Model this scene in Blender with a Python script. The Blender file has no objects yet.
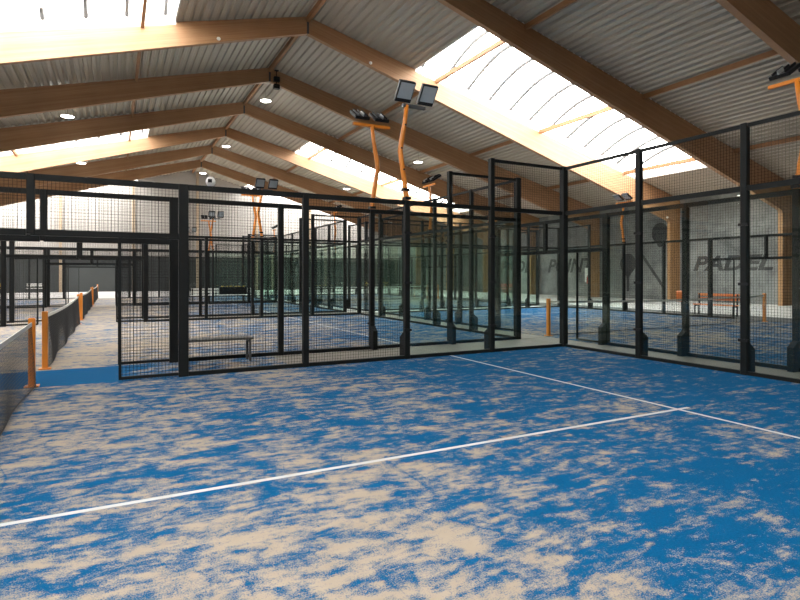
import bpy, math, random
from mathutils import Vector, Matrix
random.seed(7)
sc = bpy.context.scene
col = sc.collection
PI = math.pi

# ---------------------------------------------------------------- materials
def new_mat(name):
    m = bpy.data.materials.new(name); m.use_nodes = True
    nt = m.node_tree
    b = nt.nodes.get('Principled BSDF')
    return m, nt, b

def N(nt, kind, **kw):
    n = nt.nodes.new(kind)
    for k, v in kw.items():
        if k.startswith('i_'):
            n.inputs[k[2:].replace('_', ' ')].default_value = v
        else:
            setattr(n, k, v)
    return n

def ramp(nt, src, stops):
    r = nt.nodes.new('ShaderNodeValToRGB')
    e = r.color_ramp.elements
    while len(e) < len(stops): e.new(0.5)
    for k, (p, c) in enumerate(stops):
        e[k].position = p; e[k].color = c if len(c) == 4 else (*c, 1)
    nt.links.new(src, r.inputs[0])
    return r.outputs[0]

def math_(nt, op, a, b=None, c=None, clamp=False):
    n = nt.nodes.new('ShaderNodeMath'); n.operation = op; n.use_clamp = clamp
    for i, v in enumerate((a, b, c)):
        if v is None: continue
        if isinstance(v, (int, float)): n.inputs[i].default_value = v
        else: nt.links.new(v, n.inputs[i])
    return n.outputs[0]

def mixc(nt, f, a, b):
    n = nt.nodes.new('ShaderNodeMix'); n.data_type = 'RGBA'
    for i, v in ((0, f), (6, a), (7, b)):
        if isinstance(v, (int, float)): n.inputs[i].default_value = v
        elif isinstance(v, tuple): n.inputs[i].default_value = (*v, 1) if len(v) == 3 else v
        else: nt.links.new(v, n.inputs[i])
    return n.outputs[2]

def noise(nt, vec, scale, detail=3, rough=.5, dist=0):
    n = nt.nodes.new('ShaderNodeTexNoise')
    n.inputs['Scale'].default_value = scale; n.inputs['Detail'].default_value = detail
    n.inputs['Roughness'].default_value = rough; n.inputs['Distortion'].default_value = dist
    if vec is not None: nt.links.new(vec, n.inputs['Vector'])
    return n.outputs[0]

def mapping(nt, vec, scale=(1,1,1), rot=(0,0,0), loc=(0,0,0)):
    n = nt.nodes.new('ShaderNodeMapping')
    n.inputs['Scale'].default_value = scale; n.inputs['Rotation'].default_value = rot; n.inputs['Location'].default_value = loc
    nt.links.new(vec, n.inputs['Vector'])
    return n.outputs[0]

def objco(nt): return nt.nodes.new('ShaderNodeTexCoord').outputs['Object']
def geopos(nt): return nt.nodes.new('ShaderNodeNewGeometry').outputs['Position']

def plain(name, c, rough=.5, metal=0, vary=.08, scale=6):
    m, nt, b = new_mat(name)
    f = noise(nt, objco(nt), scale, 4)
    lo = tuple(x * (1 - vary) for x in c); hi = tuple(min(1, x * (1 + vary)) for x in c)
    nt.links.new(mixc(nt, f, lo, hi), b.inputs['Base Color'])
    b.inputs['Roughness'].default_value = rough; b.inputs['Metallic'].default_value = metal
    return m

M = {}
M['black_steel'] = plain('black_steel', (.007, .008, .008), .55)
M['grey_steel'] = plain('grey_steel', (.06, .063, .066), .5)
M['wire'] = plain('wire', (.006, .006, .006), .6)
M['net'] = plain('net', (.010, .010, .011), .8)
M['orange'] = plain('orange_paint', (.56, .175, .012), .45, vary=.1)
M['white_tape'] = plain('white_tape', (.52, .515, .49), .7)
M['white'] = plain('white_paint', (.78, .77, .74), .5)
M['dark_plastic'] = plain('dark_plastic', (.012, .012, .013), .4)
M['lens'] = plain('flood_lens', (.33, .37, .39), .18)
M['alu'] = plain('aluminium', (.55, .56, .56), .35, .6)
M['bench'] = plain('bench_grey', (.06, .06, .056), .6)
M['red'] = plain('red_paint', (.55, .05, .03), .4)
M['yellow'] = plain('yellow_paint', (.80, .55, .06), .5)
M['orange_seat'] = plain('orange_seat', (.75, .20, .04), .45)
M['purlin'] = plain('purlin_wood', (.30, .145, .058), .6, vary=.2, scale=3)
M['concrete'] = plain('concrete_floor', (.42, .40, .385), .6, vary=.12, scale=.8)
M['aisle'] = plain('aisle_concrete', (.145, .127, .103), .75, vary=.14, scale=1.5)
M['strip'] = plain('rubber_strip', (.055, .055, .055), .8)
M['pale_post'] = plain('pale_timber_post', (.33, .25, .17), .6)
M['rib_grey'] = plain('rib_grey', (.14, .14, .14), .6)
for k_ in ('black_steel', 'wire', 'dark_plastic'): M[k_].node_tree.nodes['Principled BSDF'].inputs['Specular IOR Level'].default_value = .18
M['letter'] = plain('letter_paint', (.035, .036, .038), .8)
M['sheet_wall'] = plain('white_wall_cladding', (.29, .272, .25), .6)

def emit(name, c, s):
    m, nt, b = new_mat(name)
    b.inputs['Base Color'].default_value = (.8, .8, .8, 1)
    b.inputs['Emission Color'].default_value = (*c, 1); b.inputs['Emission Strength'].default_value = s
    return m
M['lamp_glow'] = emit('lamp_glow', (1, .96, .88), 14)

def glass_mat(name, tint):
    m, nt, b = new_mat(name)
    nt.nodes.remove(b)
    t = N(nt, 'ShaderNodeBsdfTransparent'); t.inputs[0].default_value = (*tint, 1)
    g = N(nt, 'ShaderNodeBsdfGlossy'); g.inputs['Roughness'].default_value = .01; g.inputs['Color'].default_value = (.92, 1, .96, 1)
    fr = N(nt, 'ShaderNodeFresnel')
    bf = nt.nodes.new('ShaderNodeNewGeometry').outputs['Backfacing']
    nt.links.new(math_(nt, 'SUBTRACT', 1.5, math_(nt, 'MULTIPLY', bf, 1.5 - 1/1.5)), fr.inputs[0])   # thin pane: same reflectance on both faces
    mx = N(nt, 'ShaderNodeMixShader')
    nt.links.new(fr.outputs[0], mx.inputs[0]); nt.links.new(t.outputs[0], mx.inputs[1]); nt.links.new(g.outputs[0], mx.inputs[2])
    nt.links.new(mx.outputs[0], nt.nodes['Material Output'].inputs[0])
    return m
M['glass'] = glass_mat('court_glass', (.935, .975, .957))

def skylight_mat():
    m, nt, b = new_mat('skylight_sheet')
    nt.nodes.remove(b)
    t = N(nt, 'ShaderNodeBsdfTransparent'); t.inputs[0].default_value = (.96, .97, .97, 1)
    d = N(nt, 'ShaderNodeBsdfTranslucent'); d.inputs[0].default_value = (.9, .9, .9, 1)
    mx = N(nt, 'ShaderNodeMixShader'); mx.inputs[0].default_value = .2
    nt.links.new(t.outputs[0], mx.inputs[1]); nt.links.new(d.outputs[0], mx.inputs[2])
    nt.links.new(mx.outputs[0], nt.nodes['Material Output'].inputs[0])
    return m
M['skylight'] = skylight_mat()

def wood_mat(name, slope):
    m, nt, b = new_mat(name)
    oc = objco(nt)
    v = mapping(nt, oc, (1, 1, 1), (0, slope, 0))
    lam = noise(nt, mapping(nt, v, (.05, .2, 9)), 1, 2, .5)           # laminations run along the rafter
    grain = noise(nt, mapping(nt, v, (.5, 1, 22)), 1.5, 5, .6, .4)
    blot = noise(nt, v, .8, 3)
    f = math_(nt, 'ADD', math_(nt, 'MULTIPLY', lam, .45), math_(nt, 'ADD', math_(nt, 'MULTIPLY', grain, .35), math_(nt, 'MULTIPLY', blot, .2)))
    c = ramp(nt, f, [(.30, (.235, .112, .044)), (.5, (.34, .185, .088)), (.72, (.44, .26, .138))])
    nt.links.new(c, b.inputs['Base Color'])
    b.inputs['Roughness'].default_value = .55
    return m
M['wood_r'] = wood_mat('glulam_falling_east', math.atan(.275) * -1)
M['wood_l'] = wood_mat('glulam_falling_west', math.atan(.275))
def column_wood():
    m, nt, b = new_mat('glulam_column')
    g = noise(nt, mapping(nt, objco(nt), (14, 14, .5)), 1.5, 5, .6, .3)
    nt.links.new(ramp(nt, g, [(.3, (.24, .115, .042)), (.55, (.35, .18, .07)), (.75, (.45, .25, .115))]), b.inputs['Base Color'])
    b.inputs['Roughness'].default_value = .55
    return m
M['wood_c'] = column_wood()

def roof_mat():
    m, nt, b = new_mat('roof_sheet')
    f = noise(nt, mapping(nt, geopos(nt), (1.2, .12, 1)), 1.0, 4)
    nt.links.new(mixc(nt, f, (.365, .326, .26), (.46, .413, .333)), b.inputs['Base Color'])
    b.inputs['Roughness'].default_value = .45
    return m
M['roof'] = roof_mat()

def grey_wall():
    m, nt, b = new_mat('blotchy_grey_wall')
    p = geopos(nt)
    f1 = noise(nt, mapping(nt, p, (1, .45, .6)), 1.0, 6, .62, .6)
    f2 = noise(nt, p, 7, 4, .6)
    f = math_(nt, 'ADD', math_(nt, 'MULTIPLY', f1, .75), math_(nt, 'MULTIPLY', f2, .25))
    nt.links.new(ramp(nt, f, [(.34, (.09, .093, .093)), (.5, (.165, .17, .17)), (.66, (.25, .255, .25))]), b.inputs['Base Color'])
    b.inputs['Roughness'].default_value = .85
    return m
M['grey_wall'] = grey_wall()
M['dark_wall'] = plain('dark_wall_boards', (.030, .035, .035), .8, vary=.12, scale=1.2)

def turf_mat(name, lines, bias):
    """Blue artificial turf with white court lines, part covered by loose infill sand."""
    m, nt, b = new_mat(name)
    oc = objco(nt); gp = geopos(nt)
    sx = N(nt, 'ShaderNodeSeparateXYZ'); nt.links.new(oc, sx.inputs[0])
    X, Y = sx.outputs[0], sx.outputs[1]
    ax = math_(nt, 'ABSOLUTE', X)
    # white lines: service lines 6.95 m from the net, centre line with a short overrun
    s1 = math_(nt, 'LESS_THAN', math_(nt, 'ABSOLUTE', math_(nt, 'SUBTRACT', ax, 6.97)), .026)
    s2 = math_(nt, 'MULTIPLY', math_(nt, 'LESS_THAN', math_(nt, 'ABSOLUTE', Y), .026), math_(nt, 'LESS_THAN', ax, 7.17))
    line = math_(nt, 'MULTIPLY', math_(nt, 'MAXIMUM', s1, s2), 1 if lines else 0)
    # sand: drifts, brushed streaks and grain; thinner towards the end walls where play sweeps it away
    wn = N(nt, 'ShaderNodeTexNoise'); wn.inputs['Scale'].default_value = .9; wn.inputs['Detail'].default_value = 2
    nt.links.new(gp, wn.inputs['Vector'])
    ws = N(nt, 'ShaderNodeVectorMath', operation='SCALE'); ws.inputs['Scale'].default_value = .35
    nt.links.new(wn.outputs['Color'], ws.inputs[0])
    w = N(nt, 'ShaderNodeVectorMath', operation='ADD')
    nt.links.new(gp, w.inputs[0]); nt.links.new(ws.outputs[0], w.inputs[1])
    wp = w.outputs[0]
    drift = noise(nt, gp, .35, 2, .5)
    patch = noise(nt, mapping(nt, wp, (1, 1.3, 1), (0, 0, .5)), 3.1, 9, .66)
    streak = noise(nt, mapping(nt, wp, (1.3, 5.0, 1), (0, 0, .75)), 2.2, 7, .66)
    streak2 = noise(nt, mapping(nt, wp, (1.2, 4.5, 1), (0, 0, -.35)), 2.4, 7, .66)
    mid = noise(nt, gp, 11, 6, .72)
    grain = noise(nt, gp, 110, 2, .7)
    scn = noise(nt, gp, .75, 2, .45, .8)
    scuff = math_(nt, 'SUBTRACT', 1, math_(nt, 'DIVIDE', math_(nt, 'ABSOLUTE', math_(nt, 'SUBTRACT', scn, .5)), .011), clamp=True)
    s = math_(nt, 'MULTIPLY', drift, .42)
    s = math_(nt, 'ADD', s, math_(nt, 'MULTIPLY', patch, 1.0))
    s = math_(nt, 'ADD', s, math_(nt, 'MULTIPLY', streak, .62))
    s = math_(nt, 'ADD', s, math_(nt, 'MULTIPLY', streak2, .5))
    s = math_(nt, 'ADD', s, math_(nt, 'MULTIPLY', mid, .55))
    s = math_(nt, 'ADD', s, math_(nt, 'MULTIPLY', grain, .62))       # mean about 1.69
    s = math_(nt, 'SUBTRACT', s, math_(nt, 'MULTIPLY', scuff, .085))
    wear = ramp(nt, math_(nt, 'DIVIDE', ax, 10), [(0, (.185,)*3), (.22, (.175,)*3), (.40, (.115,)*3), (.68, (.06,)*3), (1, (.02,)*3)])
    s = math_(nt, 'ADD', s, wear)
    oi = nt.nodes.new('ShaderNodeObjectInfo'); sl = N(nt, 'ShaderNodeSeparateXYZ'); nt.links.new(oi.outputs['Location'], sl.inputs[0])
    s = math_(nt, 'ADD', s, math_(nt, 'MULTIPLY', math_(nt, 'GREATER_THAN', sl.outputs[1], 3), .095))   # the farther courts hold more sand
    if bias:                                                          # swept clean around the net posts
        sw = N(nt, 'ShaderNodeMapRange', interpolation_type='SMOOTHSTEP'); sw.inputs[1].default_value = .55; sw.inputs[2].default_value = 1.9
        sw.inputs[3].default_value = bias; sw.inputs[4].default_value = .0
        nt.links.new(ax, sw.inputs[0]); s = math_(nt, 'ADD', s, sw.outputs[0])
    mr = N(nt, 'ShaderNodeMapRange'); mr.inputs[1].default_value = 1.935; mr.inputs[2].default_value = 2.150
    nt.links.new(s, mr.inputs[0])
    sand = mr.outputs[0]
    blue = mixc(nt, noise(nt, gp, 60, 3, .7), (.001, .044, .118), (.0025, .088, .208))
    sandc = mixc(nt, noise(nt, gp, 5, 4, .6), (.265, .214, .158), (.352, .290, .219))
    base = mixc(nt, math_(nt, 'MULTIPLY', sand, .94), blue, sandc)
    lc = mixc(nt, math_(nt, 'MULTIPLY', sand, .35), (.44, .45, .45), (.36, .31, .25))
    nt.links.new(mixc(nt, line, base, lc), b.inputs['Base Color'])
    b.inputs['Roughness'].default_value = .9
    b.inputs['Specular IOR Level'].default_value = .04
    bp = N(nt, 'ShaderNodeBump'); bp.inputs['Strength'].default_value = .25; bp.inputs['Distance'].default_value = .012
    nt.links.new(math_(nt, 'ADD', grain, math_(nt, 'MULTIPLY', sand, .6)), bp.inputs['Height'])
    nt.links.new(bp.outputs[0], b.inputs['Normal'])
    return m
M['turf'] = turf_mat('blue_sanded_turf', True, 0)
M['turf_gap'] = turf_mat('blue_turf_between_courts', False, -.42)
M['turf_aisle'] = turf_mat('sanded_turf_between_courts', False, .0001)

# ---------------------------------------------------------------- mesh helpers
class MB:
    def __init__(s): s.v = []; s.f = []
    def add(s, vs, fs):
        o = len(s.v); s.v += [tuple(p) for p in vs]; s.f += [tuple(i + o for i in f) for f in fs]; return s
    def box(s, x0, y0, z0, x1, y1, z1):
        return s.add([(x0,y0,z0),(x1,y0,z0),(x1,y1,z0),(x0,y1,z0),(x0,y0,z1),(x1,y0,z1),(x1,y1,z1),(x0,y1,z1)],
                     [(3,2,1,0),(4,5,6,7),(0,1,5,4),(1,2,6,5),(2,3,7,6),(3,0,4,7)])
    def cbox(s, x, y, z, dx, dy, dz): return s.box(x-dx/2, y-dy/2, z-dz/2, x+dx/2, y+dy/2, z+dz/2)
    def cham(s, x0, y0, z0, x1, y1, z1, c):
        """box with chamfered vertical edges and top"""
        def ring(x0, y0, x1, y1, z, c): return [(x0+c,y0,z),(x1-c,y0,z),(x1,y0+c,z),(x1,y1-c,z),(x1-c,y1,z),(x0+c,y1,z),(x0,y1-c,z),(x0,y0+c,z)]
        vs = ring(x0,y0,x1,y1,z0,c) + ring(x0,y0,x1,y1,z1-c,c) + ring(x0+c,y0+c,x1-c,y1-c,z1,c*.5)
        fs = [tuple(reversed(range(8)))] + [(k,(k+1)%8,(k+1)%8+8,k+8) for k in range(8)] + [(k+8,(k+1)%8+8,(k+1)%8+16,k+16) for k in range(8)] + [tuple(range(16,24))]
        return s.add(vs, fs)
    def prism(s, poly, y0, y1):
        """polygon in xz extruded along y"""
        n = len(poly)
        vs = [(x, y0, z) for x, z in poly] + [(x, y1, z) for x, z in poly]
        fs = [tuple(range(n)), tuple(reversed(range(n, 2*n)))] + [((k+1)%n, k, k+n, (k+1)%n+n) for k in range(n)]
        return s.add(vs, fs)
    def tube(s, pts, r, n=8):
        pts = [Vector(p) for p in pts]; rings = []
        for k, p in enumerate(pts):
            d = (pts[min(k+1, len(pts)-1)] - pts[max(k-1, 0)]).normalized()
            a = Vector((0,0,1)) if abs(d.z) < .9 else Vector((1,0,0))
            u = d.cross(a).normalized(); w = d.cross(u).normalized()
            rr = r[k] if isinstance(r, (list, tuple)) else r
            rings.append([p + (u*math.cos(2*PI*j/n) + w*math.sin(2*PI*j/n))*rr for j in range(n)])
        vs = [q for R in rings for q in R]
        fs = [(k*n+j, k*n+(j+1)%n, (k+1)*n+(j+1)%n, (k+1)*n+j) for k in range(len(pts)-1) for j in range(n)]
        fs += [tuple(reversed(range(n))), tuple(range((len(pts)-1)*n, len(pts)*n))]
        return s.add(vs, fs)
    def lathe(s, prof, n=24, c=(0,0,0)):
        vs = [(c[0]+r*math.cos(2*PI*j/n), c[1]+r*math.sin(2*PI*j/n), c[2]+z) for r, z in prof for j in range(n)]
        fs = [(k*n+j, k*n+(j+1)%n, (k+1)*n+(j+1)%n, (k+1)*n+j) for k in range(len(prof)-1) for j in range(n)]
        fs += [tuple(reversed(range(n))), tuple(range((len(prof)-1)*n, len(prof)*n))]
        return s.add(vs, fs)
    def wire(s, p, q, r):
        """thin three-sided wire"""
        p, q = Vector(p), Vector(q); d = (q-p).normalized()
        a = Vector((0,1,0)); u = d.cross(a).normalized(); vs = []
        for e in (p, q):
            for j in range(3):
                t = 2*PI*j/3 + .3
                vs.append(e + (u*math.cos(t) + a*math.sin(t))*r)
        return s.add(vs, [(0,1,4,3),(1,2,5,4),(2,0,3,5)])
    def data(s, name, mat, smooth=False):
        me = bpy.data.meshes.new(name); me.from_pydata(s.v, [], s.f); me.update()
        me.materials.append(M[mat] if isinstance(mat, str) else mat)
        if smooth:
            for p in me.polygons: p.use_smooth = True
        return me

def link(name, me, parent=None, loc=(0,0,0), rz=0, **props):
    o = bpy.data.objects.new(name, me); col.objects.link(o)
    o.location = loc; o.rotation_euler = (0, 0, rz)
    if parent: o.parent = parent
    for k, v in props.items():
        if v is not None: o[k] = v
    return o
def obj(name, mb, mat, parent=None, loc=(0,0,0), rz=0, smooth=False, **props):
    return link(name, mb.data(name, mat, smooth), parent, loc, rz, **props)
def thing(name, label, cat, loc=(0,0,0), rz=0, group=None):
    return link(name, None, None, loc, rz, label=label, category=cat, group=group)
def dup(root, loc, rz, label, group=None):
    r = root.copy(); col.objects.link(r); r.location = loc; r.rotation_euler = (0,0,rz); r['label'] = label
    if group: r['group'] = group
    for ch in list(root.children):
        c = ch.copy(); col.objects.link(c); c.parent = r
        for g in list(ch.children):
            d = g.copy(); col.objects.link(d); d.parent = c
    return r

# ---------------------------------------------------------------- building shell
XR = -1.45                                  # ridge
FR = [.75 + 6.63*k for k in range(-3, 8)]   # frame lines along the hall (index 3 is the nearest one in view)
Y0, Y1 = FR[0] - 3, 53.75                   # end walls
WX = 23.5                                   # right wall, left wall mirrored
WL = 2*XR - WX
top = lambda x: 12.92 - .256*abs(x - XR)
bot = lambda x: 12.16 - .296*abs(x - XR)

obj('floor', MB().box(WL-.2, Y0-.2, -.25, WX+.2, Y1+.2, -.012), 'concrete', kind='structure')
mb = MB(); mb.box(-6.2, .045, -.01, 1.055, 1.555, -.003); mb.box(.045, -10, -.01, 1.055, .045, -.003)
obj('floor_strip', mb, 'aisle', kind='structure', label='grey concrete aisle around the corner of the nearest court')
mb = MB(); mb.box(.045, 1.6, -.01, 1.055, 11.75, -.003)
obj('floor_strip', mb, 'aisle', kind='structure')
for ya in (11.645, 23.245): obj('floor_strip', MB().box(-6.2, ya, -.01, 1.055, ya+1.51, -.003), 'aisle', kind='structure')
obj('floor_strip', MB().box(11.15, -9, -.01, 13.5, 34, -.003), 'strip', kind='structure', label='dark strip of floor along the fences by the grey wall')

# courts: (name, centre, rotation)
CA = [(-10, -5), (-10, 6.6), (-10, 18.2), (-10, 29.8)]
CB = [(6.1, 1.8), (6.1, 23.4)]
turf_me = MB().box(-10, -5, -.012, 10, 5, 0).data('court_floor', 'turf')
lab = ['nearest', 'second', 'third', 'farthest']
for k, (x, y) in enumerate(CA): link('court_floor', turf_me, None, (x, y, 0), 0, kind='structure', label=f'blue sanded turf of the {lab[k]} court')
for k, (x, y) in enumerate(CB): link('court_floor', turf_me, None, (x, y, 0), PI/2, kind='structure')
gap_me = MB().box(-3.8, -.8, -.012, 3.8, .8, 0).data('court_floor', 'turf_gap')
gap_b = MB().box(-3.8, -.8, -.012, 3.8, .8, 0).data('court_floor', 'turf_aisle')
for y in (.8, 12.4, 24): link('court_floor', gap_me if y < 1 else gap_b, None, (-10, y, 0), 0, kind='structure')

# walls
def gable(y, th):
    xs = [WL, XR, WX]
    return [(WL, 3.4), (WX, 3.4), (WX, top(WX)+.1), (XR, 13.1), (WL, top(WX)+.1)]
wr = obj('wall_right', MB().box(WX, Y0, -.1, WX+.2, Y1, top(WX)+.15), 'grey_wall', kind='structure', label='blotchy grey wall with dark painted lettering and rackets')
obj('wall_left', MB().box(WL-.2, Y0, -.1, WL, Y1, top(WX)+.15), 'sheet_wall', kind='structure')
wb = obj('wall_back', MB().box(WL-.2, Y1, -.1, WX+.2, Y1+.2, 3.4), 'dark_wall', kind='structure', label='dark grey lower wall at the far end')
obj('upper_cladding', MB().prism(gable(0, 0), Y1, Y1+.2), 'sheet_wall', wb)
obj('wall_band', MB().box(WL, Y1-.12, 3.32, WX, Y1+.01, 3.62), 'bench', wb)  # dark band where the lower wall meets the cladding
wf = obj('wall_front', MB().box(WL-.2, Y0-.2, -.1, WX+.2, Y0, 3.4), 'sheet_wall', kind='structure')
obj('upper_cladding', MB().prism(gable(0, 0), Y0-.2, Y0), 'sheet_wall', wf)

# roof sheets, trapezoidal ribs along the hall; skylight bays leave an opening
SKY = [1, 4, 7, 10]; HAS = lambda k, s: not (k == 1 and s > 0)                          # bays (from frame k to k+1) that hold a skylight; unseen bay behind camera closed on the right to darken the front roof
SA, SB = 5.35, 21.2                          # skylight reach from the ridge
PITCH, DEP = .33, .085
def roof_strip(mb, s, a, b, y0, y1):
    prof = []
    d = math.floor(a/PITCH)*PITCH            # every sheet keeps the same rib positions
    while d < b - 1e-6:
        for t, h in ((0, 0), (.30, 0), (.42, DEP), (.78, DEP), (.90, 0)):
            e = d + t*PITCH
            if a <= e < b: prof.append((e, h))
        d += PITCH
    if a > 0: prof.insert(0, (a, prof[0][1]))
    prof.append((b, prof[-1][1]))
    vs = []; fs = []
    for e, h in prof:
        x = XR + s*e
        vs += [(x, y0, top(x)+.02+h), (x, y1, top(x)+.02+h)]
    for k in range(len(prof)-1): fs.append((2*k, 2*k+1, 2*k+3, 2*k+2))
    mb.add(vs, fs)
mb = MB()
yb = FR + [Y1 + .1]
L = WX - XR + .15
for s in (1, -1):
    roof_strip(mb, s, 0, L, Y0-.1, FR[0])
    for k in range(len(FR)):
        y0, y1 = yb[k], yb[k+1]
        if k in SKY and HAS(k, s):
            roof_strip(mb, s, 0, SA, y0, y1); roof_strip(mb, s, SB, L, y0, y1)
        else: roof_strip(mb, s, 0, L, y0, y1)
obj('ceiling', mb, 'roof', kind='structure', label='corrugated metal roof sheets')

# skylights
wn = 0
for k in SKY:
    y0, y1 = yb[k] + .11, min(yb[k+1] - .11, Y1)
    for s in (1, -1):
        if not HAS(k, s): continue
        wn += 1
        w = link(f'window_{wn}', None, None, (0, 0, 0), 0, kind='structure', label='arched roof skylight between two timber beams', category='skylight')
        up = MB()
        for a, b_ in ((SA, SA+.06), (SB-.06, SB)):
            xa, xb = XR+s*a, XR+s*b_
            za, zb = top(xa), top(xb)
            up.add([(xa,y0,za),(xb,y0,zb),(xb,y1,zb),(xa,y1,za),(xa,y0,za+.45),(xb,y0,zb+.45),(xb,y1,zb+.45),(xa,y1,za+.45)],
                   [(3,2,1,0),(4,5,6,7),(0,1,5,4),(1,2,6,5),(2,3,7,6),(3,0,4,7)])
        for ya, yc in ((y0-.13, y0), (y1, min(y1+.13, Y1+.1))):
            xa, xb = XR+s*SA, XR+s*SB
            za, zb = top(xa), top(xb)
            up.add([(xa,ya,za-.12),(xb,ya,zb-.12),(xb,yc,zb-.12),(xa,yc,za-.12),(xa,ya,za+.45),(xb,ya,zb+.45),(xb,yc,zb+.45),(xa,yc,za+.45)],
                   [(3,2,1,0),(4,5,6,7),(0,1,5,4),(1,2,6,5),(2,3,7,6),(3,0,4,7)])
        obj('upstand', up, 'white', w)
        arc = lambda t: (y0 + (y1-y0)*t, .42 + .95*math.sin(PI*t))
        gl = MB(); n = 12; vs = []
        for a in (SA, SB):
            x = XR+s*a
            for j in range(n+1):
                y, h = arc(j/n); vs.append((x, y, top(x)+h))
        gl.add(vs, [(j, j+1, n+2+j, n+1+j) for j in range(n)])
        # end tympana
        for a in (SA, SB):
            x = XR+s*a
            gl.add([(x, *(lambda q: (q[0], top(x)+q[1]))(arc(j/n))) for j in range(n+1)], [tuple(range(n+1))])
        obj('glazing', gl, 'skylight', w)
        e = SA + .40
        while e < SB - .3:
            x = XR+s*e
            r = MB(); r.tube([(x, arc(j/n)[0], top(x)+arc(j/n)[1]-.11) for j in range(n+1)], .085, 6)
            obj('glazing_rib', r, 'rib_grey', w)
            e += 1.34

# glulam rafters, columns, purlins
beam_me = {}
def rafter(s):
    P = lambda d, z: (XR + s*d, z)
    L1 = WX - XR - .05
    poly = [P(.012, 12.90), P(L1, 12.90-.256*L1), P(L1, 4.95), P(L1-.95, 4.95), P(L1-1.05, bot(XR+L1-1.05)+.0), P(.012, 12.16)]
    return poly if s < 0 else poly[::-1]
for s, nm in ((1, 'wood_r'), (-1, 'wood_l')):
    beam_me[s] = MB().prism(rafter(s), -.11, .11).data('roof_beam', nm)
cm = {}
for s in (1, -1):
    a, b_ = sorted((XR + s*(WX-XR-.05), XR + s*(WX-XR-1.0)))
    cm[s] = MB().box(a, -.11, .0, b_, .11, 4.96).data('column', 'wood_c')
plate = MB().box(-.05, -.125, -.74, .05, .125, -.02).data('beam_plate', 'grey_steel')
for k, y in enumerate(FR):
    for s in (1, -1):
        o = link('roof_beam', beam_me[s], None, (0, y, 0), 0, kind='structure')
        link('column', cm[s], None, (0, y, -.01), 0, kind='structure')
    if k >= 2: link('beam_plate', plate, o, (XR, 0, 12.9))
PUR = [XR] + [XR + s*d for s in (1, -1) for d in (6.55, 13.15, 19.75)]
for k in range(1, len(FR)):
    y0, y1 = yb[k] + .115, min(yb[k+1] - .115, Y1 - .01)
    for x in PUR:
        z = top(x)
        w_ = .06 if x != XR else .075
        h0, h1 = (-.20, 0) if x != XR else (-.26, -.04)
        me = MB().box(x-w_, y0, z+h0, x+w_, y1, z+h1).data('cross_beam', 'purlin')
        link('cross_beam', me, None, kind='structure')
        # hangers at both ends
# gable posts on the far wall
for x in (-20, -13.6, -7.2, -.95, 5.4, 11.7, 18):
    obj('column', MB().box(x-.12, Y1-.22, -.01, x+.12, Y1-.005, top(x)-.02), 'pale_post', kind='structure')

# ---------------------------------------------------------------- court fences
W = .05
def wire_panel(w, h, sp=W, r=.0029, margin=0):
    m = MB(); nx = round(w/sp); nz = round(h/sp)
    for i in range(1, nx): m.wire((i*w/nx, 0, margin), (i*w/nx, 0, h-margin), r)
    for j in range(1, nz): m.wire((margin, .004, j*h/nz), (w-margin, .004, j*h/nz), r*.72)
    return m
me_full = wire_panel(2, 3).data('mesh_panel', 'wire')
me_top = wire_panel(2, 1).data('mesh_panel', 'wire')
me_head = wire_panel(2, .8).data('mesh_panel', 'wire')
me_gate = wire_panel(.9, 2.2).data('mesh_panel', 'wire')
fr = MB(); t = .045
fr.box(.86, -.02, .02, .9, .02, 2.2); fr.box(.05, -.02, 2.15, .86, .02, 2.2); fr.box(.05, -.02, .02, .86, .02, .065)
me_gframe = fr.data('panel_frame', 'black_steel')
P = .052
me_post3 = MB().cham(-P, -P, 0, P, P, 3.02, .008).data('post', 'black_steel')
me_post4 = MB().cham(-P, -P, 0, P, P, 4.02, .008).data('post', 'black_steel')
me_wide = MB().cham(-.085, -P, 0, .06, P, 3.02, .008).data('post', 'black_steel')
me_corner = MB().cham(-.068, -.068, 0, .068, .068, 4.03, .008).data('post', 'black_steel')
me_stub = MB().cham(-.05, -.045, 2.17, .05, .045, 3.02, .008).data('header_post', 'black_steel')
ft = MB()   # wedge foot on the outer side of a glass post, local +y
ft.add([(-.05,.03,0),(.05,.03,0),(.05,.19,0),(-.05,.19,0),(-.05,.03,.40),(.05,.03,.40),(.05,.19,.40),(-.05,.19,.40),(-.05,.03,.52),(.05,.03,.52)],
       [(3,2,1,0),(0,1,5,4),(1,2,6,5),(2,3,7,6),(3,0,4,7),(4,5,9,8),(6,7,8,9),(5,6,9),(7,4,8)])
me_foot = ft.data('post_foot', 'black_steel')
me_glass = MB().box(.03, -.006, .06, 1.97, .006, 2.97).data('glass_panel', 'glass')
me_glass_c = MB().box(.06, -.006, .06, 1.97, .006, 2.97).data('glass_panel', 'glass')
def rail(x0, x1, z0, z1, w=.03): return MB().box(x0, -w, z0, x1, w, z1).data('rail', 'black_steel')
me_rtop4 = rail(0, 2, 3.95, 4.01, .022); me_r3 = rail(0, 10, 2.935, 3.02, .03)
me_base = rail(0, 8, 0, .065, .032); me_head_low = rail(8, 10, 2.15, 2.24, .032)
me_endtop = rail(0, 10, 3.95, 4.01, .022); me_end3 = rail(0, 10, 2.935, 3.02, .03); me_endbase = rail(0, 10, 0, .06, .03)
me_head_b = wire_panel(1.94, .8).data('mesh_panel', 'wire'); me_r3b = rail(0, 9.945, 2.935, 3.02, .03); me_hlb = rail(8, 9.945, 2.15, 2.24, .032)
cl = MB().cbox(0, -.045, 0, .16, .025, .045).data('glass_clamp', 'dark_plastic')

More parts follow.
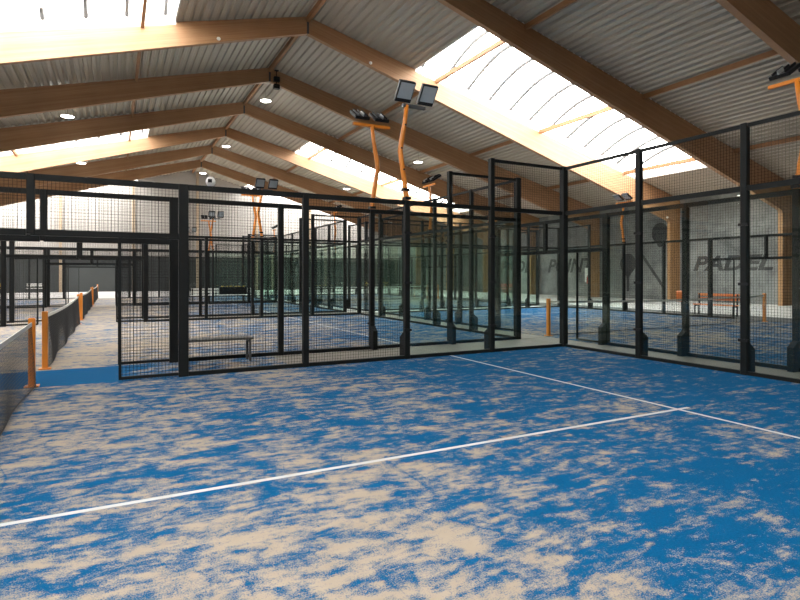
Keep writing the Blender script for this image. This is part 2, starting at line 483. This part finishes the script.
def side_fence(label, corner, ang, out, group, clamps=False, stub=True, feet=(2, 4)):
    """half a court's long side, from its corner to the net; local +x runs to the net, out = side (local y) the feet stand on"""
    t = thing('court_fence', label, 'fence', (*corner, 0), ang, group)
    for x in (0, 2, 4, 6, 8):
        me = me_corner if x == 0 else me_post4 if x == 2 else me_wide if x == 8 else me_post3
        p = link('post', me, t, (x, 0, 0))
        if x in feet: link('post_foot', me_foot, p, (0, 0, 0), 0 if out > 0 else PI)
        if clamps and x in (2, 4):
            for z in (.55, 1.45, 2.4): link('glass_clamp', cl, p, (0, 0, z), 0 if out > 0 else PI)
    link('glass_panel', me_glass_c, t); link('glass_panel', me_glass, t, (2, 0, 0))
    link('mesh_panel', me_top, t, (0, 0, 3)); link('mesh_panel', me_full, t, (4, 0, 0)); link('mesh_panel', me_full, t, (6, 0, 0))
    g = link('entrance_panel', me_gate, t, (8, 0, 0)); link('panel_frame', me_gframe, g)
    link('header_panel', me_head if stub else me_head_b, t, (8, 0, 2.2))
    link('rail', me_rtop4, t); link('rail', me_r3 if stub else me_r3b, t); link('rail', me_base, t); link('rail', me_head_low if stub else me_hlb, t)
    if stub: link('header_post', me_stub, t, (10, 0, 0))
    return t
def end_wall(label, corner, ang, out, group, clamps=False):
    t = thing('glass_end_wall', label, 'glass wall', (*corner, 0), ang, group)
    for x in (2, 4, 6, 8):
        p = link('post', me_post4, t, (x, 0, 0))
        link('post_foot', me_foot, p, (0, 0, 0), 0 if out > 0 else PI)
        if clamps:
            for z in (.55, 1.45, 2.4): link('glass_clamp', cl, p, (0, 0, z), 0 if out > 0 else PI)
    for x in (0, 2, 4, 6, 8):
        link('glass_panel', me_glass_c if x == 0 else me_glass, t, (x, 0, 0))
        link('mesh_panel', me_top, t, (x, 0, 3))
    for me in (me_endtop, me_end3, me_endbase): link('rail', me, t)
    return t

GF, GW = 'mesh and glass fences along the courts', 'glass end walls of the courts'
side_fence('black mesh and glass fence between the nearest court and the concrete aisle', (0, 0), PI, -1, GF, True)
side_fence('stretch of black fence over the entrance beyond the nearest net', (-20, 0), 0, 1, GF, stub=False)
end_wall('tall clear glass wall with mesh top at the end of the nearest court', (0, 0), -PI/2, 1, GW, True)
nm = [None, 'second', 'third', 'fourth']
for k in (1, 2, 3):
    y0, y1 = CA[k][1]-5, CA[k][1]+5
    side_fence(f'black fence on the near side of the {nm[k]} court, glass half right of its net', (0, y0), PI, 1, GF, k == 1)
    side_fence(f'black fence on the near side of the {nm[k]} court, half left of its net', (-20, y0), 0, -1, GF, stub=False)
    side_fence(f'black fence on the far side of the {nm[k]} court, glass half right of its net', (0, y1), PI, -1, GF)
    side_fence(f'black fence on the far side of the {nm[k]} court, half left of its net', (-20, y1), 0, 1, GF, stub=False)
    end_wall(f'glass wall closing the right-hand end of the {nm[k]} court', (0, y1), -PI/2, 1, GW)
for k, (w_) in enumerate(('near crosswise', 'far crosswise')):
    ya, yb_ = CB[k][1]-10, CB[k][1]+10
    side_fence(f'black fence of the {w_} court facing the aisle, from near corner to net', (1.1, ya), PI/2, 1, GF, feet=(2, 4, 6, 8))
    side_fence(f'black fence of the {w_} court facing the aisle, from net to far corner', (1.1, yb_), -PI/2, -1, GF, stub=False, feet=(2, 4, 6, 8))
    side_fence(f'black fence of the {w_} court towards the grey wall, from near corner to net', (11.1, ya), PI/2, -1, GF)
    side_fence(f'black fence of the {w_} court towards the grey wall, from net to far corner', (11.1, yb_), -PI/2, 1, GF, stub=False)
end_wall('glass wall at the far end of the near crosswise court', (1.1, 11.8), 0, 1, GW)
end_wall('glass wall at the near end of the far crosswise court', (1.1, 13.4), 0, -1, GW)
end_wall('glass wall at the far end of the far crosswise court', (1.1, 33.4), 0, 1, GW)

# ---------------------------------------------------------------- nets
def net_top(y, L=9.7): return .92 - .055*math.sin(PI*y/L)
def make_net():
    t = thing('padel_net', '', 'net')
    L = 9.7; m = MB(); n = 215; r = .0021
    swing = lambda y, f: .05*math.sin(y*2.1)*(1-f)*.5 + .03*(1-f)
    rows = 21
    for i in range(n+1):
        y = L*i/n; h = net_top(y)-.03
        pts = [(swing(y, f), y, .015 + (h-.015)*f) for f in (0, .33, .66, 1)]
        for a, b_ in zip(pts, pts[1:]):
            d = [(0,-r,0),(r,r,0),(-r,r,0)]
            m.add([tuple(p+q for p, q in zip(a, e)) for e in d] + [tuple(p+q for p, q in zip(b_, e)) for e in d], [(0,1,4,3),(1,2,5,4),(2,0,3,5)])
    for j in range(rows):
        f = j/(rows-1)
        k = 40
        for i in range(k):
            P2 = []
            for y in (L*i/k, L*(i+1)/k):
                z = .015 + (net_top(y)-.045)*f
                P2.append((swing(y, f), y, z))
            a, b_ = P2
            d = [(0,0,-r),(r,0,r),(-r,0,r)] if j else [(0,0,-.009),(.009,0,.009),(-.009,0,.009)]
            m.add([tuple(p+q for p, q in zip(a, e)) for e in d] + [tuple(p+q for p, q in zip(b_, e)) for e in d], [(0,1,4,3),(1,2,5,4),(2,0,3,5)])
    obj('netting', m, 'net', t)
    tp = MB(); k = 24; vs = []
    for i in range(k+1):
        y = L*i/k; z = net_top(y)
        vs += [(-.007, y, z-.055), (.007, y, z-.055), (.007, y, z), (-.007, y, z)]
    fs = []
    for i in range(k):
        for j in range(4): fs.append((4*i+j, 4*i+(j+1)%4, 4*i+4+(j+1)%4, 4*i+4+j))
    tp.add(vs, fs + [(3,2,1,0), tuple(range(4*k, 4*k+4))])
    obj('tape', tp, 'white_tape', t, label='white band along the top of the net')
    for y in (-.045, L+.045):
        pm = MB(); pm.cham(-.042, -.042, 0, .042, .042, .98, .008)
        p = obj('net_post', pm, 'orange', t, (0, y, 0))
        f = MB(); f.cham(-.09, -.075, 0, .09, .075, .018, .004)
        obj('base_plate', f, 'orange', p)
    return t
net = make_net()
net.location = (-10, -9.62, 0); net['label'] = 'black net with white tape beside the nearest court edge, orange posts'; net['group'] = 'padel nets'
for k, n_ in ((1, 'second'), (2, 'third'), (3, 'fourth')):
    dup(net, (-10, CA[k][1]-4.75, 0), 0, f'black net with orange posts across the {n_} court')
dup(net, (1.25+9.7, 1.8, 0), PI/2, 'black net across the near crosswise court behind the glass wall')
dup(net, (1.25+9.7, 23.4, 0), PI/2, 'black net across the far crosswise court by the grey wall')

# ---------------------------------------------------------------- floodlight masts
def make_mast(bend, offs, tilt, bar='orange'):
    """floods face local -y, bend along local x"""
    t = thing('floodlight_mast', '', 'floodlight')
    m = MB()
    path = [(0,0,3.03),(0,0,3.06),(bend*.55,0,3.55),(bend,0,3.95),(bend*.85,0,4.10),(bend*.3,0,4.5),(0,0,4.84)]
    m.tube(path, [.05,.05,.05,.052,.052,.045,.042], 8)
    obj('pole', m, 'orange', t, (0, 0, 0), 0, True)
    for z, x in ((3.06, 0), (3.22, bend*.19)):
        obj('pole_clamp', MB().cbox(x, 0, z, .125, .13, .05), 'dark_plastic', t)
    for z, x in ((3.6, bend*.6), (4.0, bend*.97), (4.45, bend*.37)):
        obj('bolt', MB().cbox(x, -.052, z, .03, .02, .03), 'dark_plastic', t)
    obj('crossbar', MB().box(min(offs)-(.2 if bar == 'orange' else 0), -.03, 4.80, max(offs)+(.2 if bar == 'orange' else 0), .03, 4.86), bar, t)
    for o_ in offs:
        b_ = MB(); b_.box(-.20, -.02, -.05, -.18, .16, -.02); b_.box(.18, -.02, -.05, .20, .16, -.02); b_.box(-.20, .14, -.05, .20, .16, -.02)
        h = MB(); h.cham(-.17, -.20, -.035, .17, .20, .035, .012)
        fl = obj('floodlight', h, 'dark_plastic', t, (o_, -.10, 5.06))
        fl.rotation_euler = (PI/2 + tilt, 0, 0)     # +z of the head turns to -y, tipped down
        ln = MB(); ln.box(-.145, -.125, .035, .145, .175, .039)
        obj('lens', ln, 'lens', fl, label='grey glass front of the floodlight')
        gl = MB()
        for x in (-.1, 0, .1): gl.box(x-.006, -.19, -.075, x+.006, .19, -.034)
        obj('cooling_fins', gl, 'dark_plastic', fl)
        br = MB(); br.box(-.012, -.2, -.10, .012, -.02, -.03)
        obj('bracket', br, 'alu', fl)
    return t
ma = make_mast(-.14, (-.09, .40), math.radians(38), 'grey_steel'); ma.location = (-4, 0, 0)
ma['label'] = 'orange bent mast with two floodlights facing forward, on the nearest fence'
ma['group'] = 'orange floodlight masts on the fences'
mb_ = make_mast(-.14, (-.22, .24), math.radians(58)); mb_.location = (-4, 1.6, 0); mb_.rotation_euler.z = PI
mb_['label'] = 'orange bent mast with turned away floodlights, on the fence across the aisle'
mb_['group'] = 'orange floodlight masts on the fences'
dup(ma, (-4, 11.6, 0), 0, 'orange mast on the far side fence of the second court')
dup(mb_, (-4, 13.2, 0), PI, 'orange mast on the near side fence of the third court')
dup(ma, (-4, 23.2, 0), 0, 'orange mast on the far side fence of the third court')
dup(mb_, (-4, 24.8, 0), PI, 'orange mast on the near side fence of the fourth court')
dup(ma, (-4, 34.8, 0), 0, 'orange mast farthest back, before the white far wall')
dup(mb_, (1.1, -4.2, 0), PI/2, 'orange mast close by, rising above the glass end wall of the nearest court')
dup(mb_, (1.1, 7.8, 0), PI/2, 'orange mast seen just beside the raised mesh of the second court')
dup(mb_, (11.1, 7.8, 0), -PI/2, 'orange mast in front of the racket painting on the grey wall')
dup(mb_, (1.1, 17.4, 0), PI/2, 'orange mast on the near corner half of the far crosswise court')
dup(mb_, (1.1, 29.4, 0), PI/2, 'orange mast on the far corner half of the far crosswise court')
dup(mb_, (11.1, 17.4, 0), -PI/2, 'orange mast of the far crosswise court by the grey wall')

# ---------------------------------------------------------------- lamps under the roof
def make_lamp():
    t = thing('highbay_lamp', '', 'lamp')
    obj('cord', MB().tube([(0,0,.10),(0,0,.60)], .008, 6), 'dark_plastic', t)
    obj('housing', MB().lathe([(.05, .12), (.08, .10), (.12, .03), (.325, .02), (.325, -.02), (.31, -.03)], 24), 'white', t, smooth=False)
    obj('diffuser', MB().lathe([(.305, -.031), (.285, -.045)], 24), 'lamp_glow', t, label='glowing round diffuser')
    return t
rows = [(-11.1, 'on the left roof slope'), (-.85, 'close to the roof ridge'), (9.7, 'on the right roof slope'), (19.8, 'low down near the grey wall')]
deps = [(10.5, 'nearest'), (23.9, 'second'), (37.1, 'third'), (50.3, 'last')]
lamp = None
for x, rn in rows:
    for y, dn in deps:
        lb = f'round white lamp {rn}, {dn} from the front'
        loc = (x, y, top(x) - .60)
        if x == -.85:
            if y < 11: continue
            lb = lb.replace('second', 'nearest').replace('third', 'second')
        if x == 19.8:
            if y > 11: continue
            loc = (18.9, FR[4], 5.52); lb = 'round white lamp hung low under a timber beam near the grey wall'
        if lamp is None:
            lamp = make_lamp(); lamp.location = loc; lamp['label'] = lb; lamp['group'] = 'round lamps hanging from the roof'
        else: dup(lamp, loc, 0, lb)
        ld = bpy.data.lights.new('lamp_light', 'POINT'); ld.energy = 25; ld.color = (1, .95, .86); ld.shadow_soft_size = .2
        lo = bpy.data.objects.new('lamp_light', ld); lo.location = (loc[0], loc[1], loc[2]-.3); col.objects.link(lo)

# small white sensors on the beams
for (x, k, lb) in ((-5.2, 5, 'small white sensor on the lit beam, left slope'), (1.55, 5, 'small white sensor on the lit beam, right slope'), (22.2, 5, 'small white sensor at the column head by the racket painting')):
    t = thing('beam_sensor', lb, 'sensor', (x, FR[k]-.11, bot(x)+.14))
    obj('body', MB().lathe([(.02, -.07), (.06, -.05), (.08, 0), (.06, .05), (.02, .07)], 14), 'white', t, smooth=True)
    obj('bracket', MB().box(-.03, -.0, -.03, .03, .12, .03), 'white', t)
# ridge loudspeakers
t = thing('roof_loudspeaker', 'dark loudspeaker pair hanging at the ridge beside the second apex in view', 'loudspeaker', (XR+.35, FR[5]+6.45, 12.72))
obj('hanging_rod', MB().tube([(0,0,.05),(0,0,-.75)], .02, 8), 'dark_plastic', t)
for z in (-.55, -.95):
    s_ = obj('speaker_box', MB().cham(-.16, -.14, z, .16, .14, z+.26, .03), 'dark_plastic', t)
obj('mount_plate', MB().cbox(0, 0, .05, .2, .2, .03), 'dark_plastic', t)
# dome camera on the near rail
t = thing('dome_camera', 'white dome camera with dark lens on the top rail of the nearest fence', 'camera', (-7.58, 0, 3.024))
obj('body', MB().lathe([(.02, 0), (.05, .01), (.075, .05), (.075, .09), (.05, .135), (.02, .15)], 18), 'white', t, smooth=True)
obj('camera_lens', MB().cbox(-.02, -.065, .075, .06, .03, .055), 'dark_plastic', t)

# ---------------------------------------------------------------- benches and odds
def bench(label, loc, rz, L, mat, legmat, back=False, group=None, name='bench', h=.40):
    t = thing(name, label, 'bench', loc, rz, group)
    for j, y in enumerate((-.13, .0, .13)): obj('seat_slat', MB().cham(0, y-.055, h, L, y+.055, h+.04, .008), mat, t)
    for x in (.06, L-.06):
        g = MB(); g.box(x-.02, -.15, 0, x+.02, -.11, h); g.box(x-.02, .11, 0, x+.02, .15, h); g.box(x-.02, -.11, h-.05, x+.02, .11, h-.005)
        obj('leg', g, legmat, t)
    if back:
        for z in (.60, .76): obj('back_slat', MB().cham(0, .17, z, L, .20, z+.11, .008), mat, t)
        for x in (.06, L-.06): obj('back_support', MB().box(x-.02, .13, h-.02, x+.02, .17, .86), legmat, t)
    return t
bench('low dark grey bench in the aisle just behind the nearest fence', (-7.9, 1.25, 0), 0, 1.25, 'bench', 'grey_steel')
bench('white slatted bench with backrest in the farther aisle, left of the bag', (-5.05, 23.95, 0), 0, 3.45, 'white', 'dark_plastic', True, h=.46)
t = thing('sports_bag', 'black bag with yellow piping lying on the white slatted bench', 'bag', (-2.75, 23.93, .502))
obj('body', MB().cham(-.78, -.17, 0, .78, .165, .46, .05), 'dark_plastic', t)
for k in range(6): obj('piping', MB().cham(-.70+k*.25, -.04, .46, -.54+k*.25, .03, .485, .006), 'yellow', t, label='short yellow strip on top of the bag')
obj('handle', MB().tube([(-.3,-.175,.3),(-.28,-.20,.2),(0,-.21,.14),(.28,-.20,.2),(.3,-.175,.3)], .015, 6), 'dark_plastic', t)
bench('small yellow bench standing before the dark far wall', (-19.2, 51.6, 0), 0, 1.3, 'yellow', 'dark_plastic', True)
bench('small white bench standing before the dark far wall', (-16.2, 51.9, 0), 0, 1.3, 'white', 'dark_plastic', True)
bench('orange bench with backrest along the fence near the big PADEL lettering', (12.4, 5.3, 0), -PI/2, 1.7, 'orange_seat', 'dark_plastic', True)
t = thing('waste_bin', 'orange bin beside the orange bench, behind the crosswise court', 'bin', (12.4, 5.9, 0))
obj('body', MB().cham(-.2, -.17, .5, .2, .17, .95, .03), 'orange_seat', t)
obj('stand', MB().box(-.03, -.03, 0, .03, .03, .5), 'dark_plastic', t)
bench('red bench against the grey wall under the farther lettering', (22.6, 32.6, 0), -PI/2, 3.2, 'red', 'dark_plastic', True)
t = thing('mounted_extinguisher', 'red fire extinguisher hanging on the timber column beside the white notice', 'extinguisher', (22.36, FR[6], 1.0))
obj('cylinder', MB().lathe([(.06, 0), (.09, .02), (.09, .42), (.05, .5), (.03, .55)], 16), 'red', t, smooth=True)
obj('valve', MB().cbox(0, 0, .58, .06, .05, .07), 'dark_plastic', t)
obj('hose', MB().tube([(-.02,0,.58),(-.11,0,.5),(-.12,0,.2)], .012, 6), 'dark_plastic', t)
obj('bracket', MB().box(.06, -.05, .2, .135, .05, .26), 'dark_plastic', t)
t = thing('notice_board', 'tall narrow white notice on the grey wall left of the column', 'notice', (WX-.02, FR[6]+1.15, 1.1))
obj('board', MB().box(-.012, -.22, 0, .018, .22, 1.1), 'white', t)

# ---------------------------------------------------------------- painting on the right wall (children of the wall)
def wall_text(txt, y, z, size, shear, width):
    c = bpy.data.curves.new('lettering', 'FONT'); c.body = txt; c.size = size; c.shear = shear; c.extrude = .004; c.offset = .042; c.space_character = 1.0
    c.align_x = 'LEFT'
    c.materials.append(M['letter'])
    o = bpy.data.objects.new('lettering', c); col.objects.link(o)
    bpy.context.view_layer.update()
    w = o.dimensions.x
    o.scale = (width/w, 1, 1)
    o.rotation_euler = (PI/2, 0, -PI/2); o.location = (WX-.006, y, z); o.parent = wr
    return o
wall_text('PADEL', 13.05, 1.93, 1.22, .28, 4.75)
wall_text('PADEL', 32.6, 1.9, 1.5, .28, 5.2)
wall_text('POINT', 26.2, 1.9, 1.5, .28, 5.1)
def racket(y, z, r, ang, hl):
    m = MB(); n = 28
    head = [(r*.92*math.sin(2*PI*j/n), r*math.cos(2*PI*j/n)) for j in range(n)]
    ca, sa = math.cos(ang), math.sin(ang)
    def put(poly):
        k = len(poly)
        q = [(y + u*ca - v*sa, z + u*sa + v*ca) for u, v in poly]
        m.add([(WX-.008, a, b_) for a, b_ in q] + [(WX+.01, a, b_) for a, b_ in q],
              [tuple(range(k)), tuple(reversed(range(k, 2*k)))] + [((j+1)%k, j, j+k, (j+1)%k+k) for j in range(k)])
    put(head); put([(-.09, -r-hl), (.09, -r-hl), (.12, -r*.9), (-.12, -r*.9)])
    put([(-r*.55, -r*.75), (-.10, -r*1.35), (.10, -r*1.35), (r*.55, -r*.75)])
    obj('painted_racket', m, 'letter', wr)
racket(18.0, 2.45, .72, 0, 1.25)
racket(15.4, 4.45, .70, 0, .1)
m = MB(); m.add([(WX-.008, 17.0, 3.1), (WX-.008, 16.75, 3.1), (WX-.008, 14.95, .75), (WX-.008, 15.2, .75), (WX+.01, 17.0, 3.1), (WX+.01, 16.75, 3.1), (WX+.01, 14.95, .75), (WX+.01, 15.2, .75)],
                [(0,1,2,3),(7,6,5,4),(0,4,5,1),(1,5,6,2),(2,6,7,3),(3,7,4,0)])
obj('painted_handle', m, 'letter', wr)

# ---------------------------------------------------------------- light
w = bpy.data.worlds.new('overcast'); sc.world = w; w.use_nodes = True
bg = w.node_tree.nodes['Background']; bg.inputs[0].default_value = (1, .985, .955, 1); bg.inputs[1].default_value = 14.0
for k in SKY:
    for s in (1, -1):
        if not HAS(k, s): continue
        ld = bpy.data.lights.new('skylight_portal', 'AREA'); ld.shape = 'RECTANGLE'
        ld.size = (SB-SA)*1.03; ld.size_y = (min(yb[k+1], Y1) - yb[k]) - .25
        ld.cycles.is_portal = True
        lo = bpy.data.objects.new('skylight_portal', ld); col.objects.link(lo)
        xm = XR + s*(SA+SB)/2
        lo.location = (xm, (yb[k]+min(yb[k+1], Y1))/2, top(xm)+.3)
        lo.rotation_euler = (0, s*math.atan(.256), 0)

# ---------------------------------------------------------------- camera
cd = bpy.data.cameras.new('camera'); cd.sensor_width = 36; cd.lens = 36*550/800; cd.shift_y = -24.1/800
cam = bpy.data.objects.new('camera', cd); col.objects.link(cam)
cam.location = (-8.958, -9.264, 1.58); cam.rotation_euler = (PI/2, 0, -.4793)
cd.clip_start = .05; cd.clip_end = 300
sc.camera = cam
sc.view_settings.view_transform = 'Standard'; sc.view_settings.look = 'None'; sc.view_settings.gamma = 1
sc.view_settings.exposure = 0.38
sc.view_settings.use_curve_mapping = False
sc.cycles.transparent_max_bounces = 48
sc.cycles.max_bounces = 10; sc.cycles.diffuse_bounces = 5; sc.cycles.glossy_bounces = 3
sc.cycles.use_denoising = True
